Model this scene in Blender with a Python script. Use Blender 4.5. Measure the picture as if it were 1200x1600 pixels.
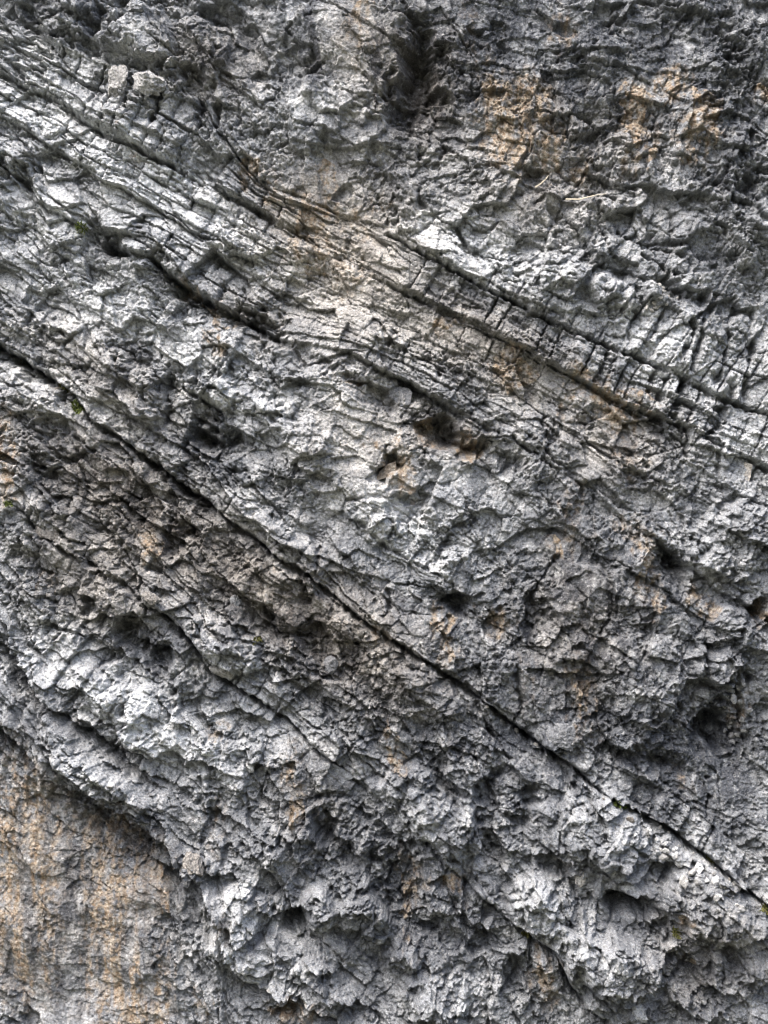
import bpy, math, random
import numpy as np

for o in list(bpy.data.objects):
    bpy.data.objects.remove(o, do_unlink=True)
scene = bpy.context.scene
COL = scene.collection
R = math.radians

# ------------------------------------------------------------------ camera, sky, sun, exposure
EYE = np.array([0.0, -26.0, 1.7])
PITCH = R(14.0)
VFOV = R(34.0)
cam_data = bpy.data.cameras.new('camera')
cam_data.sensor_fit = 'VERTICAL'
cam_data.angle = VFOV
cam_data.clip_end = 2000.0
cam = bpy.data.objects.new('camera', cam_data)
cam.location = EYE
cam.rotation_euler = (R(90) + PITCH, 0, 0)
COL.objects.link(cam)
scene.camera = cam

SUN_ELEV, SUN_AZ = R(55.0), R(-36.0)      # azimuth measured from straight out of the wall, negative = left
world = bpy.data.worlds.new('World')
scene.world = world
world.use_nodes = True
wn = world.node_tree
wn.nodes.clear()
sky = wn.nodes.new('ShaderNodeTexSky')
sky.sky_type = 'NISHITA'
sky.sun_disc = False
sky.sun_elevation = SUN_ELEV
sky.sun_rotation = math.atan2(math.sin(SUN_AZ), -math.cos(SUN_AZ))
sky.air_density = 0.6
sky.dust_density = 5.0
sky.ozone_density = 0.6
bg = wn.nodes.new('ShaderNodeBackground')
bg.inputs['Strength'].default_value = 0.14
wo = wn.nodes.new('ShaderNodeOutputWorld')
wn.links.new(sky.outputs[0], bg.inputs[0])
wn.links.new(bg.outputs[0], wo.inputs[0])

sun_data = bpy.data.lights.new('sun', 'SUN')
sun_data.energy = 1.15
sun_data.angle = R(60.0)
sun_data.color = (1.0, 0.985, 0.96)
sun = bpy.data.objects.new('sun', sun_data)
from mathutils import Vector
SUN_DIR = Vector((math.cos(SUN_ELEV) * math.sin(SUN_AZ), -math.cos(SUN_ELEV) * math.cos(SUN_AZ), math.sin(SUN_ELEV)))
sun.rotation_euler = SUN_DIR.to_track_quat('Z', 'Y').to_euler()
COL.objects.link(sun)

scene.view_settings.view_transform = 'Standard'
scene.view_settings.look = 'None'
scene.view_settings.exposure = 2.15
scene.view_settings.gamma = 1.0
scene.view_settings.use_curve_mapping = False
scene.cycles.use_denoising = True
scene.cycles.filter_width = 1.2
scene.cycles.max_bounces = 3
scene.cycles.diffuse_bounces = 2

# ------------------------------------------------------------------ tools: noise on numpy arrays
F = np.float32
def table(seed, n=4096):
    return np.random.RandomState(seed).rand(n).astype(F)
def hash2(ix, iy, seed):
    h = (ix.astype(np.int64) * 374761393 + iy.astype(np.int64) * 668265263 + seed * 144665) & 0xffffffff
    h = ((h ^ (h >> 13)) * 1274126177) & 0xffffffff
    return (h ^ (h >> 16))
TABX, TABY = table(1), table(2)
_ang = TABX * 2 * np.pi
GX, GY = np.cos(_ang).astype(F), np.sin(_ang).astype(F)

def gnoise(x, y, seed):
    """gradient noise, about -0.7..0.7"""
    x0 = np.floor(x); y0 = np.floor(y)
    fx = (x - x0).astype(F); fy = (y - y0).astype(F)
    ix = x0.astype(np.int32); iy = y0.astype(np.int32)
    x1, y1 = int(ix.min()), int(iy.min())
    w, h = int(ix.max()) - x1 + 2, int(iy.max()) - y1 + 2
    rs = np.random.RandomState(seed * 7919 + 13)
    big = rs.rand(h * w).astype(F) * (2 * np.pi)
    gx, gy = np.cos(big), np.sin(big)
    k = (iy - y1) * w + (ix - x1)
    u = fx * fx * fx * (fx * (fx * 6 - 15) + 10)
    v = fy * fy * fy * (fy * (fy * 6 - 15) + 10)
    n00 = gx[k] * fx + gy[k] * fy
    n10 = gx[k + 1] * (fx - 1) + gy[k + 1] * fy
    k += w
    n01 = gx[k] * fx + gy[k] * (fy - 1)
    n11 = gx[k + 1] * (fx - 1) + gy[k + 1] * (fy - 1)
    a = n00 + u * (n10 - n00)
    b = n01 + u * (n11 - n01)
    return a + v * (b - a)

def fbm(x, y, octaves, seed, gain=0.5, mode=None):
    t = 0; amp = 1.0
    for i in range(octaves):
        n = gnoise(x, y, seed + i * 17)
        if mode == 'ridge':
            n = 0.45 - 1.6 * np.abs(n)
        elif mode == 'billow':
            n = 1.6 * np.abs(n) - 0.45
        t = t + amp * n
        amp *= gain
        x = x * 2.03 + 11.3; y = y * 2.03 + 5.7
    return t

def worley(x, y, seed, jitter=0.9):
    """nearest-cell data: edge distance F2-F1, offset to the centre, three random numbers of the cell"""
    ix = np.floor(x).astype(np.int32); iy = np.floor(y).astype(np.int32)
    x1, y1 = int(ix.min()) - 1, int(iy.min()) - 1
    w, h = int(ix.max()) - x1 + 2, int(iy.max()) - y1 + 2
    rs = np.random.RandomState(seed * 104729 + 7)
    px = ((rs.rand(h * w) - .5) * jitter + .5).astype(F)
    py = ((rs.rand(h * w) - .5) * jitter + .5).astype(F)
    f1 = np.full(x.shape, 1e9, F); f2 = np.full(x.shape, 1e9, F)
    kk = np.zeros(x.shape, np.int32); bx = np.zeros(x.shape, F); by = np.zeros(x.shape, F)
    for dj in (-1, 0, 1):
        for di in (-1, 0, 1):
            k = (iy + dj - y1) * w + (ix + di - x1)
            dx = (ix + di + px[k] - x).astype(F)
            dy = (iy + dj + py[k] - y).astype(F)
            d = dx * dx + dy * dy
            near = d < f1
            f2 = np.where(near, f1, np.minimum(f2, d))
            f1 = np.where(near, d, f1)
            kk = np.where(near, k, kk); bx = np.where(near, dx, bx); by = np.where(near, dy, by)
    r = [rs.rand(h * w).astype(F)[kk] for _ in range(3)]
    return np.sqrt(f2) - np.sqrt(f1), bx, by, r[0], r[1], r[2]

def facets(x, y, seed, tilt=1.0, groove=0.35, gw=0.12, shade=False, saw=0.0):
    """broken rock: each cell a tilted plane at its own level, joints between them sunk"""
    e, dx, dy, a, b, c = worley(x, y, seed)
    h = (a - .5) * 1.1 + tilt * ((b - .5) * 2 * dx + (c - .5) * 2 * dy) - saw * dy
    h = h - groove * np.exp(-(e / gw) ** 2)
    return (h, (a * 7.3 + b * 3.1) % 1.0) if shade else h

def smooth(e0, e1, x):
    t = np.clip((x - e0) / (e1 - e0), 0, 1)
    return t * t * (3 - 2 * t)

# ------------------------------------------------------------------ the sheet of points on the wall, laid out in a 1200 x 1600 plan
def spread(lo, hi, step, out_lo, out_hi, growth=1.045, top=14.0):
    core = list(np.arange(lo, hi + 1e-6, step))
    s, p = step, core[0]; left = []
    while p > out_lo:
        s = min(s * growth, top); p -= s; left.append(p)
    s, p = step, core[-1]; right = []
    while p < out_hi:
        s = min(s * growth, top); p += s; right.append(p)
    return np.array(left[::-1] + core + right)
STEP = 1.5
xs = spread(-24, 1224, STEP, -620, 1820)
ys = spread(-24, 1624, STEP, -700, 1668)
X, Y = np.meshgrid(xs, ys)
X = X.astype(F); Y = Y.astype(F)
NY, NX = X.shape

def line_y(pts, x):
    p = np.array(pts, float)
    e0 = (p[1, 1] - p[0, 1]) / (p[1, 0] - p[0, 0])
    e1 = (p[-1, 1] - p[-2, 1]) / (p[-1, 0] - p[-2, 0])
    e0, e1 = min(max(e0, .45), .75), min(max(e1, .45), .75)
    px = np.r_[p[0, 0] - 2000, p[:, 0], p[-1, 0] + 2000]
    py = np.r_[p[0, 1] - 2000 * e0, p[:, 1], p[-1, 1] + 2000 * e1]
    return np.interp(x, px, py).astype(F)

# bedding planes, from the top of the wall to its foot
L = {}
L['top'] = [(0, -140), (300, 20), (420, 90), (620, 200), (700, 232), (880, 308), (960, 312), (1140, 356), (1200, 388)]
L['a'] = [(0, 22), (70, 50), (150, 90), (245, 122), (310, 157), (350, 215), (400, 279), (460, 303), (520, 328), (620, 370), (640, 383), (700, 415), (760, 450), (800, 472), (860, 500), (900, 518), (933, 535), (987, 555), (1067, 590), (1120, 617), (1167, 635), (1200, 645)]
L['b'] = [(0, 113), (40, 135), (95, 160), (130, 190), (160, 208), (200, 222), (240, 247), (272, 262), (310, 283), (345, 297), (400, 325), (480, 372), (550, 412), (627, 453), (693, 487), (743, 507), (817, 547), (867, 573), (913, 597), (960, 623), (1000, 640), (1060, 662), (1083, 673), (1133, 697), (1167, 713), (1200, 730)]
L['c'] = [(0, 255), (45, 290), (75, 330), (130, 350), (160, 380), (235, 402), (300, 453), (340, 475), (400, 508), (440, 532), (540, 549), (600, 580), (650, 603), (715, 640), (760, 668), (800, 684), (833, 705), (867, 728), (900, 750), (960, 800), (1030, 845), (1070, 880), (1130, 925), (1200, 962)]
L['d'] = [(0, 543), (43, 570), (83, 593), (110, 613), (140, 653), (200, 693), (213, 707), (253, 733), (300, 770), (327, 785), (353, 813), (378, 830), (400, 843), (430, 870), (467, 890), (500, 912), (540, 947), (580, 978), (627, 1010), (677, 1040), (733, 1077), (783, 1117), (807, 1137), (840, 1160), (877, 1187), (897, 1200), (930, 1230), (967, 1255), (1000, 1272), (1053, 1300), (1090, 1327), (1120, 1350), (1160, 1387), (1200, 1413)]
L['e'] = [(0, 785), (35, 800), (53, 823), (100, 862), (143, 882), (185, 905), (227, 940), (273, 973), (302, 1005), (327, 1050), (370, 1077), (420, 1107), (450, 1127), (487, 1167), (513, 1183), (530, 1197), (600, 1255), (680, 1330), (750, 1400), (800, 1440), (827, 1463), (870, 1490), (893, 1545), (917, 1577), (950, 1600), (1200, 1780)]
L['f'] = [(0, 990), (30, 1045), (67, 1093), (127, 1137), (187, 1173), (207, 1195), (290, 1235), (360, 1290), (430, 1370), (470, 1440), (540, 1500), (640, 1590), (800, 1720)]
L['g'] = [(0, 1130), (50, 1180), (83, 1218), (110, 1230), (160, 1250), (187, 1270), (233, 1300), (263, 1320), (283, 1357), (313, 1380), (340, 1430), (356, 1495), (383, 1533), (470, 1562), (530, 1600), (700, 1720)]
ORDER = ['top', 'a', 'b', 'c', 'd', 'e', 'f', 'g']
FLEX = 1.6 * fbm(X / 26, Y / 26, 2, 41) + 2.2 * fbm(X / 60, Y / 60, 2, 42)
LY = {}
for k in ORDER:
    LY[k] = line_y(L[k], X[0])[None, :] * np.ones((NY, 1), F)
for lo, hi in zip(ORDER[:-1], ORDER[1:]):
    LY[hi] = np.maximum(LY[hi], LY[lo] + 6)

# stratigraphic coordinate (across the beds) and the one along them
S = np.zeros_like(X)
stack = [LY['top'] - 400] + [LY[k] for k in ORDER] + [LY['g'] + 400]
levels = [0, 336]
meang = [110, 110, 130, 230, 190, 130, 100]
for m in meang:
    levels.append(levels[-1] + m)
levels.append(levels[-1] + 336)
for i in range(len(stack) - 1):
    t = (Y - stack[i]) / (stack[i + 1] - stack[i])
    inside = (t >= 0) & (t < 1)
    S = np.where(inside, levels[i] + t * (levels[i + 1] - levels[i]), S)
S = np.where(Y < stack[0], (Y - stack[0]) * .84, S)
S = np.where(Y >= stack[-1], levels[-1] + (Y - stack[-1]) * .84, S).astype(F)
TH = R(33)
A = (X * math.cos(TH) + Y * math.sin(TH)).astype(F)
SW = S + 5 * fbm(X / 60, Y / 60, 3, 51) + 1.6 * fbm(X / 13, Y / 13, 2, 53)
AW = A + 7 * fbm(X / 60, Y / 60, 3, 52) + 2.4 * fbm(X / 13, Y / 13, 2, 54)

# wandering, broken coordinates: every outline follows noise and then jumps from one broken piece to the next
CT, ST = math.cos(TH), math.sin(TH)
NXW = X + 10 * fbm(X / 70, Y / 70, 3, 31) + 3.0 * fbm(X / 16, Y / 16, 2, 33)
NYW = Y + 10 * fbm(X / 70, Y / 70, 3, 32) + 3.0 * fbm(X / 16, Y / 16, 2, 34)
def snap(ca, cs, seed, k):
    e_, da, ds, r0_, r1_, r2_ = worley(AW / ca, SW / cs, seed)
    da = da * ca * k; ds = ds * cs * k
    return da * CT - ds * ST, da * ST + ds * CT
s1 = snap(34, 24, 36, .65); s2 = snap(15, 11, 37, .6)
WX = NXW + s1[0] + s2[0]
WY = NYW + s1[1] + s2[1]
LD = {k: (Y - LY[k] + FLEX + .45 * s2[1] + .10 * s1[1]) * 0.84 for k in ORDER}          # distance below each plane
def patch(items, soft=1.0, base=0.0):
    m = np.full(X.shape, base, F)
    for it in items:
        x, y, rx, ry, ang, w = it
        i0, i1 = np.searchsorted(ys, [y - 2.6 * max(rx, ry) - 30, y + 2.6 * max(rx, ry) + 30])
        j0, j1 = np.searchsorted(xs, [x - 2.6 * max(rx, ry) - 30, x + 2.6 * max(rx, ry) + 30])
        sl = (slice(i0, i1), slice(j0, j1))
        c, s = math.cos(R(ang)), math.sin(R(ang))
        dx = WX[sl] - x; dy = WY[sl] - y
        u = (dx * c + dy * s) / rx; v = (-dx * s + dy * c) / ry
        q = np.exp(-(u * u + v * v) * soft)
        m[sl] = m[sl] + (1 - m[sl]) * w * q if w > 0 else m[sl] * (1 + w * q)
    return m

# ------------------------------------------------------------------ where each texture of the rock lies
m_lam = patch([(150, 230, 190, 60, 27, 1), (380, 350, 160, 50, 30, 1), (60, 130, 120, 40, 27, .8), (480, 470, 120, 50, 30, .5), (690, 380, 110, 40, 28, .8), (850, 470, 130, 40, 28, .7),
               (1080, 540, 120, 60, 30, .7), (1130, 720, 120, 50, 28, .8), (300, 430, 120, 40, 30, .8), (160, 640, 160, 30, 40, .9), (380, 800, 160, 34, 37, .9), (640, 590, 120, 40, 29, .7),
               (1050, 1270, 160, 40, 36, .6), (900, 690, 120, 60, 30, .4), (700, 850, 120, 50, 35, .3)])
m_col = patch([(760, 470, 120, 34, 28, 1), (900, 545, 140, 36, 27, 1), (1040, 620, 130, 40, 26, 1), (1080, 530, 110, 60, 28, .9), (270, 205, 140, 55, 28, .8), (390, 260, 70, 55, 30, .8), (670, 530, 60, 40, 20, .5), (760, 830, 70, 60, 0, .6), (1170, 680, 60, 60, 0, .8)])
m_flake = patch([(1000, 210, 260, 100, 10, 1), (1150, 80, 110, 160, 0, 1), (850, 120, 160, 120, 0, .8), (1120, 1130, 70, 70, 0, .7), (640, 1390, 90, 120, 0, .6), (960, 1090, 90, 60, 0, .7)])
m_knob = patch([(200, 80, 200, 80, 25, 1), (200, 600, 230, 100, 33, .8), (430, 720, 160, 90, 37, .5), (150, 800, 200, 90, 37, .9), (420, 1000, 250, 90, 37, .9), (200, 1050, 230, 120, 35, 1), (700, 1250, 230, 120, 37, .9),
                (450, 1400, 200, 130, 35, 1), (950, 1430, 260, 150, 30, 1), (700, 1540, 200, 90, 0, .9), (1000, 380, 230, 60, 15, .8), (1080, 970, 120, 120, 0, .5)])
m_wall = patch([(80, 1430, 170, 190, 0, 1), (200, 1520, 130, 130, 0, 1)])
m_wash = patch([(560, 700, 90, 110, -20, 1), (560, 430, 70, 110, 20, .7), (520, 110, 130, 150, 0, 1), (660, 100, 90, 120, 0, .7), (800, 50, 90, 80, 0, .6), (1000, 60, 140, 60, 0, .5), (560, 300, 80, 80, 0, .7), (900, 880, 90, 70, 0, .5), (1130, 1240, 80, 50, 0, .6), (850, 1160, 80, 40, 20, .5), (560, 1000, 90, 60, 37, .5), (640, 1080, 60, 60, 37, .5)])
m_flake *= (1 - .7 * m_wash)
m_knob *= (1 - .9 * m_wall); m_lam *= (1 - m_wall); m_flake *= (1 - m_wall)
gen = np.clip(1 - .85 * m_wall - .62 * m_wash, .12, 1)

# ------------------------------------------------------------------ relief, in plan units (1 unit = about 1 cm), positive towards the viewer
H = np.zeros_like(X)
H += 34 * fbm(X / 330, Y / 330, 2, 61) + 24 * fbm(AW / 170, SW / 95, 2, 62)

def ledge(key, pts, under=11.0):
    """pts: (x, upper overhang, groove depth, groove half width); the plane steps back below the line"""
    global H
    p = np.array(pts, float)
    st = np.interp(X, p[:, 0], p[:, 1]).astype(F)
    gd = np.interp(X, p[:, 0], p[:, 2]).astype(F)
    gw = np.interp(X, p[:, 0], p[:, 3]).astype(F)
    var = np.clip(.8 + 1.7 * fbm(X / 38, Y / 38, 3, 71 + len(key) + ord(key[0])), .05, 1.6)
    d = LD[key]
    up = np.exp(np.minimum(d, 0) / 42) * (1 - smooth(-1.6, 1.6, d))
    dn = np.exp(-np.maximum(d, 0) / under) * smooth(-1.6, 1.6, d)
    H += st * (.55 * up - .75 * dn)
    if key == 'd':
        var = np.maximum(var, .75); gd = gd * 1.2
        gw = gw * np.clip(1 + 1.5 * fbm(X / 34, Y / 34, 3, 77), .5, 1.9)
    H -= gd * var * np.exp(-((d - gw * .4) / gw) ** 2)
ledge('top', [(400, 0, 0, 4), (600, -8, 6, 3), (650, -14, 12, 3), (710, -8, 6, 3), (800, 0, 0, 3), (880, -14, 14, 2.5), (950, -10, 8, 2.5), (1000, 0, 0, 3), (1130, -6, 16, 2.5), (1300, -6, 10, 2.5)])
ledge('a', [(-300, -20, 10, 4), (0, -24, 12, 4), (150, -22, 12, 4), (250, -22, 14, 3), (310, -18, 12, 3), (340, -2, 8, 3), (400, 4, 11, 2), (460, 3, 8, 1.8), (520, 1, 4, 1.8), (600, 0, 2, 2), (640, 12, 30, 2.4), (720, 18, 30, 2.6), (800, 14, 30, 2.4), (900, 8, 30, 2.4), (1000, 6, 34, 3), (1080, 8, 40, 3.4), (1200, 6, 24, 2.4)])
ledge('b', [(-300, 4, 16, 2.5), (0, 6, 20, 2.6), (60, 6, 20, 2.6), (140, 3, 14, 2), (200, 5, 24, 2.4), (270, 8, 30, 2.8), (330, 4, 14, 3), (400, 14, 30, 5), (460, 14, 24, 5), (500, 2, 4, 2), (580, 2, 6, 2), (627, 10, 28, 2.6), (700, 7, 15, 2.2), (800, 4, 9, 2), (900, 14, 14, 3), (1000, 22, 14, 5), (1060, 26, 24, 5), (1100, 10, 18, 3), (1200, 8, 26, 3)])
ledge('c', [(-300, 12, 6, 4), (0, 12, 6, 4), (60, 12, 6, 4), (130, 8, 6, 4), (230, 28, 16, 6), (300, 36, 20, 7), (400, 44, 20, 9), (440, 16, 4, 5), (500, 3, 2, 4), (560, 14, 12, 3), (600, 34, 14, 5), (700, 36, 14, 5), (740, 10, 6, 4), (800, 5, 16, 2.4), (880, 5, 14, 2.4), (920, 2, 2, 3), (1000, 8, 4, 4), (1040, 26, 22, 6), (1080, 22, 8, 6), (1110, 10, 4, 5), (1200, 26, 16, 6)], 16.0)
ledge('d', [(-300, 30, 44, 5), (0, 30, 50, 6), (80, 30, 50, 6), (120, 8, 12, 3), (160, 18, 26, 4), (220, 24, 34, 5), (320, 22, 34, 5), (360, 8, 18, 3), (430, 24, 34, 5), (480, 24, 34, 5), (540, 12, 26, 3), (680, 20, 36, 3.4), (760, 20, 34, 4), (850, 18, 34, 4), (930, 14, 24, 3.4), (1030, 22, 42, 4.4), (1120, 22, 36, 5), (1180, 30, 40, 7), (1400, 30, 40, 8)])
ledge('e', [(-300, -8, 14, 3), (0, -14, 24, 3), (40, -8, 20, 3), (110, 8, 24, 3), (150, 8, 14, 3), (200, 3, 4, 3), (270, 14, 24, 3), (305, 22, 40, 5), (350, 16, 30, 4), (430, 14, 24, 3), (520, 12, 24, 3), (580, 3, 4, 3), (700, 3, 4, 3), (790, 16, 20, 4), (850, 20, 30, 5), (920, 12, 26, 4), (1200, 10, 20, 4)])
ledge('f', [(-300, 14, 4, 8), (0, 16, 4, 8), (70, 22, 8, 9), (130, 28, 12, 9), (200, 28, 12, 9), (280, 8, 3, 7), (360, 4, 2, 7), (460, 20, 10, 9), (560, 4, 2, 7), (800, 4, 2, 7)], 22.0)
ledge('g', [(-300, 30, 4, 8), (0, 26, 4, 8), (60, 34, 6, 8), (110, 38, 8, 8), (220, 42, 10, 9), (270, 36, 10, 8), (320, 40, 10, 7), (350, 40, 10, 7), (380, 44, 14, 7), (470, 44, 14, 7), (560, 16, 6, 7), (800, 16, 6, 7)], 28.0)

# hollows: x, y, rx, ry, turn, depth - deepest under their upper edge
HOLLOWS = [
    (315, 688, 30, 30, 0, 95), (362, 700, 26, 30, 0, 45), (330, 665, 60, 40, 20, 22), (262, 598, 13, 18, 0, 55), (376, 742, 14, 10, 0, 45), (205, 560, 30, 26, 0, 18), (195, 600, 10, 20, 10, 22),
    (168, 385, 27, 20, 20, 62), (140, 352, 16, 12, 0, 26), (48, 288, 14, 28, 0, 45), (0, 258, 10, 28, 0, 55), (45, 492, 13, 20, 0, 40), (62, 462, 20, 26, 0, 25), (88, 535, 12, 12, 0, 25), (28, 108, 16, 12, 20, 30),
    (150, 45, 20, 34, 15, 52), (192, 8, 20, 14, 0, 40), (55, 12, 26, 24, 0, 36), (105, 62, 8, 12, 0, 26), (300, 128, 40, 30, 30, 42), (345, 25, 34, 22, 0, 30), (370, 143, 9, 12, 0, 30), (388, 55, 14, 40, 0, 26), (280, 60, 20, 20, 0, 20), (215, 90, 10, 18, 10, 25),
    (412, 508, 40, 18, 38, 70), (246, 408, 12, 18, 30, 46), (285, 455, 26, 12, 38, 36), (248, 485, 12, 14, 0, 30), (505, 225, 17, 22, 0, 44), (487, 98, 12, 36, 10, 40), (470, 120, 8, 20, 0, 30),
    (655, 120, 42, 84, 6, 66), (666, 150, 9, 24, 15, 44), (636, 192, 26, 22, 0, 40), (610, 140, 14, 30, 0, 20), (662, 250, 12, 26, 10, 40), (690, 245, 8, 20, 25, 30), (655, 310, 14, 12, 0, 30), (726, 290, 9, 12, 0, 34), (590, 290, 24, 24, 20, 18), (540, 300, 12, 20, 20, 18),
    (830, 290, 22, 34, 15, 34), (932, 225, 18, 44, 0, 34), (1040, 250, 14, 30, 0, 24), (1175, 290, 24, 18, -30, 46), (955, 22, 22, 22, 0, 30), (1150, 110, 18, 30, 0, 36), (1132, 60, 10, 50, 10, 28), (870, 340, 12, 14, 0, 26), (1130, 360, 20, 10, 20, 30), (1010, 370, 26, 16, 0, 26), (900, 100, 30, 14, 20, 20), (780, 60, 16, 30, 10, 24), (745, 70, 12, 24, 0, 22),
    (1047, 450, 26, 14, 25, 58), (1093, 463, 16, 14, 0, 46), (1152, 486, 30, 18, 15, 52), (967, 430, 22, 9, 20, 40), (975, 485, 30, 8, 15, 36), (1060, 633, 22, 15, -35, 66), (1000, 478, 14, 14, 0, 30), (1110, 420, 18, 10, 20, 30), (1172, 420, 16, 10, 0, 26),
    (1053, 873, 26, 14, 38, 58), (1040, 900, 34, 40, 0, 40), (1183, 950, 24, 14, 0, 64), (900, 1013, 14, 14, 0, 48), (835, 965, 16, 46, 20, 30), (1118, 1143, 55, 42, 20, 74), (1160, 1080, 12, 50, -8, 40), (1112, 1005, 12, 30, 0, 30), (1140, 1190, 34, 24, 0, 30), (1000, 1190, 60, 16, 10, 30),
    (717, 945, 42, 16, 28, 48), (690, 1000, 14, 40, 5, 24), (607, 873, 16, 10, 0, 44), (613, 833, 16, 9, 30, 40), (740, 705, 15, 20, 40, 66), (690, 680, 56, 28, 32, 60), (790, 718, 20, 14, 20, 40), (553, 597, 18, 9, 30, 40), (590, 615, 36, 13, 30, 34), (603, 736, 26, 17, -35, 62), (545, 880, 14, 14, 0, 20), (640, 780, 26, 9, -30, 26), (460, 660, 14, 14, 0, 24), (490, 750, 24, 12, 20, 26),
    (197, 985, 40, 16, 5, 52), (245, 1032, 28, 30, 20, 42), (63, 895, 22, 13, 10, 48), (25, 870, 12, 14, 0, 26), (136, 948, 8, 13, 0, 36), (14, 925, 16, 6, -20, 36), (278, 842, 18, 40, 15, 44), (215, 790, 26, 30, 0, 26), (490, 1005, 40, 40, 20, 40), (487, 925, 18, 20, 40, 46), (345, 935, 8, 8, 0, 36), (410, 980, 30, 10, 20, 30), (165, 1055, 14, 6, 20, 30), (372, 1120, 12, 10, 0, 34), (330, 1145, 10, 14, 0, 26), (205, 1180, 40, 14, 30, 24), (520, 1110, 24, 18, 0, 26), (670, 1130, 30, 24, 0, 24), (610, 1100, 10, 10, 0, 30),
    (462, 1442, 32, 26, 20, 92), (470, 1470, 14, 10, 0, 40), (508, 1290, 30, 38, 0, 58), (515, 1240, 20, 20, 0, 30), (335, 1285, 12, 30, 5, 36), (452, 1580, 26, 16, 10, 56), (654, 1506, 13, 10, 0, 50), (720, 1582, 13, 8, 20, 56), (745, 1588, 20, 10, 0, 40), (700, 1530, 12, 10, 0, 26), (806, 1540, 18, 44, 5, 56), (827, 1262, 22, 44, 10, 48), (760, 1230, 26, 40, 0, 26),
    (990, 1420, 36, 20, 10, 94), (1040, 1455, 26, 30, 0, 42), (943, 1405, 10, 10, 0, 46), (1060, 1520, 34, 34, 0, 40), (1110, 1545, 40, 34, 0, 26), (868, 1492, 10, 16, 0, 40), (560, 1350, 40, 20, 30, 30), (570, 1290, 22, 24, 0, 26), (680, 1450, 26, 26, 0, 28), (750, 1470, 20, 20, 0, 24), (835, 1410, 22, 5, 30, 26), (300, 1520, 12, 30, 0, 18), (1060, 560, 5, 46, 25, 20),
    (40, 1060, 60, 16, 55, 34), (120, 1140, 60, 15, 36, 40), (185, 1180, 40, 13, 30, 36), (120, 1262, 50, 16, 30, 26), (200, 1305, 60, 22, 33, 34), (265, 1372, 40, 18, 50, 30), (310, 1440, 24, 34, 0, 22), (20, 1150, 40, 16, 45, 26), (235, 1000, 60, 34, 20, 26), (150, 1005, 40, 16, 20, 20), (560, 1060, 60, 24, 35, 22), (290, 800, 50, 40, 20, 20), (400, 960, 60, 20, 35, 18), (520, 1330, 60, 30, 40, 26), (620, 1380, 40, 60, 0, 24), (760, 1260, 40, 60, 0, 24), (1010, 1190, 90, 26, 15, 34), (1100, 1100, 40, 60, 20, 24), (840, 1000, 40, 50, 10, 22), (735, 955, 60, 24, 28, 30), (580, 620, 60, 18, 28, 24), (480, 560, 60, 16, 30, 18),
    (130, 1390, 14, 60, 0, 14), (70, 1460, 14, 50, 0, 12), (30, 1600, 40, 12, 10, 30), (265, 1480, 12, 60, 5, 18), (880, 1290, 14, 20, 0, 20), (640, 1330, 20, 20, 0, 26), (780, 980, 20, 20, 0, 20), (940, 870, 40, 30, 20, 20)]
BUMPS = [
    (215, 62, 62, 46, 30, 34), (95, 45, 34, 24, 20, 20), (310, 60, 40, 40, 0, 16), (550, 80, 80, 110, 0, 42), (480, 180, 60, 60, 0, 26), (560, 190, 40, 70, 0, 16), (430, 60, 20, 60, 0, 16),
    (950, 462, 28, 20, 15, 40), (1020, 456, 18, 14, 0, 26), (880, 430, 60, 30, 20, 18), (1100, 878, 32, 36, 0, 24), (1150, 850, 60, 60, 0, 30), (1123, 1046, 32, 26, 0, 50), (1138, 985, 24, 40, 0, 26), (1010, 1060, 70, 60, 20, 26), (930, 920, 60, 40, 20, 14),
    (590, 812, 46, 24, 30, 24), (470, 690, 26, 60, -38, 20), (420, 640, 60, 16, 30, 16), (240, 620, 22, 30, 20, 18), (340, 620, 40, 16, 35, 22),
    (230, 1120, 120, 40, 30, 34), (90, 1160, 70, 18, 48, 30), (180, 1240, 70, 18, 32, 30), (60, 970, 50, 40, 30, 18), (350, 1010, 52, 30, 35, 34), (300, 1060, 30, 40, 0, 12), (180, 940, 60, 24, 30, 26), (150, 1215, 60, 20, 30, 22), (120, 1170, 60, 24, 40, 24), (360, 1190, 60, 40, 20, 22),
    (304, 1347, 20, 19, 0, 30), (372, 1420, 38, 34, 10, 36), (400, 1480, 60, 30, 30, 26), (345, 1480, 30, 24, 0, 26), (500, 1415, 26, 34, 0, 40), (560, 1420, 40, 30, 0, 24), (628, 1488, 24, 20, 0, 34), (450, 1330, 50, 40, 0, 20),
    (945, 1498, 72, 44, 20, 64), (855, 1420, 58, 42, 20, 46), (930, 1290, 74, 50, 20, 40), (1110, 1410, 74, 48, 25, 50), (1180, 1480, 40, 60, 0, 30), (996, 1580, 14, 14, 0, 22), (900, 1345, 20, 30, 0, 14), (700, 1290, 60, 40, 20, 30), (640, 1240, 50, 40, 20, 26), (760, 1400, 22, 22, 0, 24), (690, 1420, 30, 30, 0, 18), (690, 1560, 50, 36, 0, 24), (740, 1440, 20, 26, 0, 20),
    (650, 1080, 60, 40, 30, 20), (450, 880, 60, 40, 30, 20), (530, 960, 40, 30, 30, 10), (40, 700, 40, 50, 0, 16), (120, 720, 60, 30, 30, 16), (70, 640, 40, 24, 20, 18), (1080, 540, 60, 50, 20, 14)]
HB = np.zeros_like(X)
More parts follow.
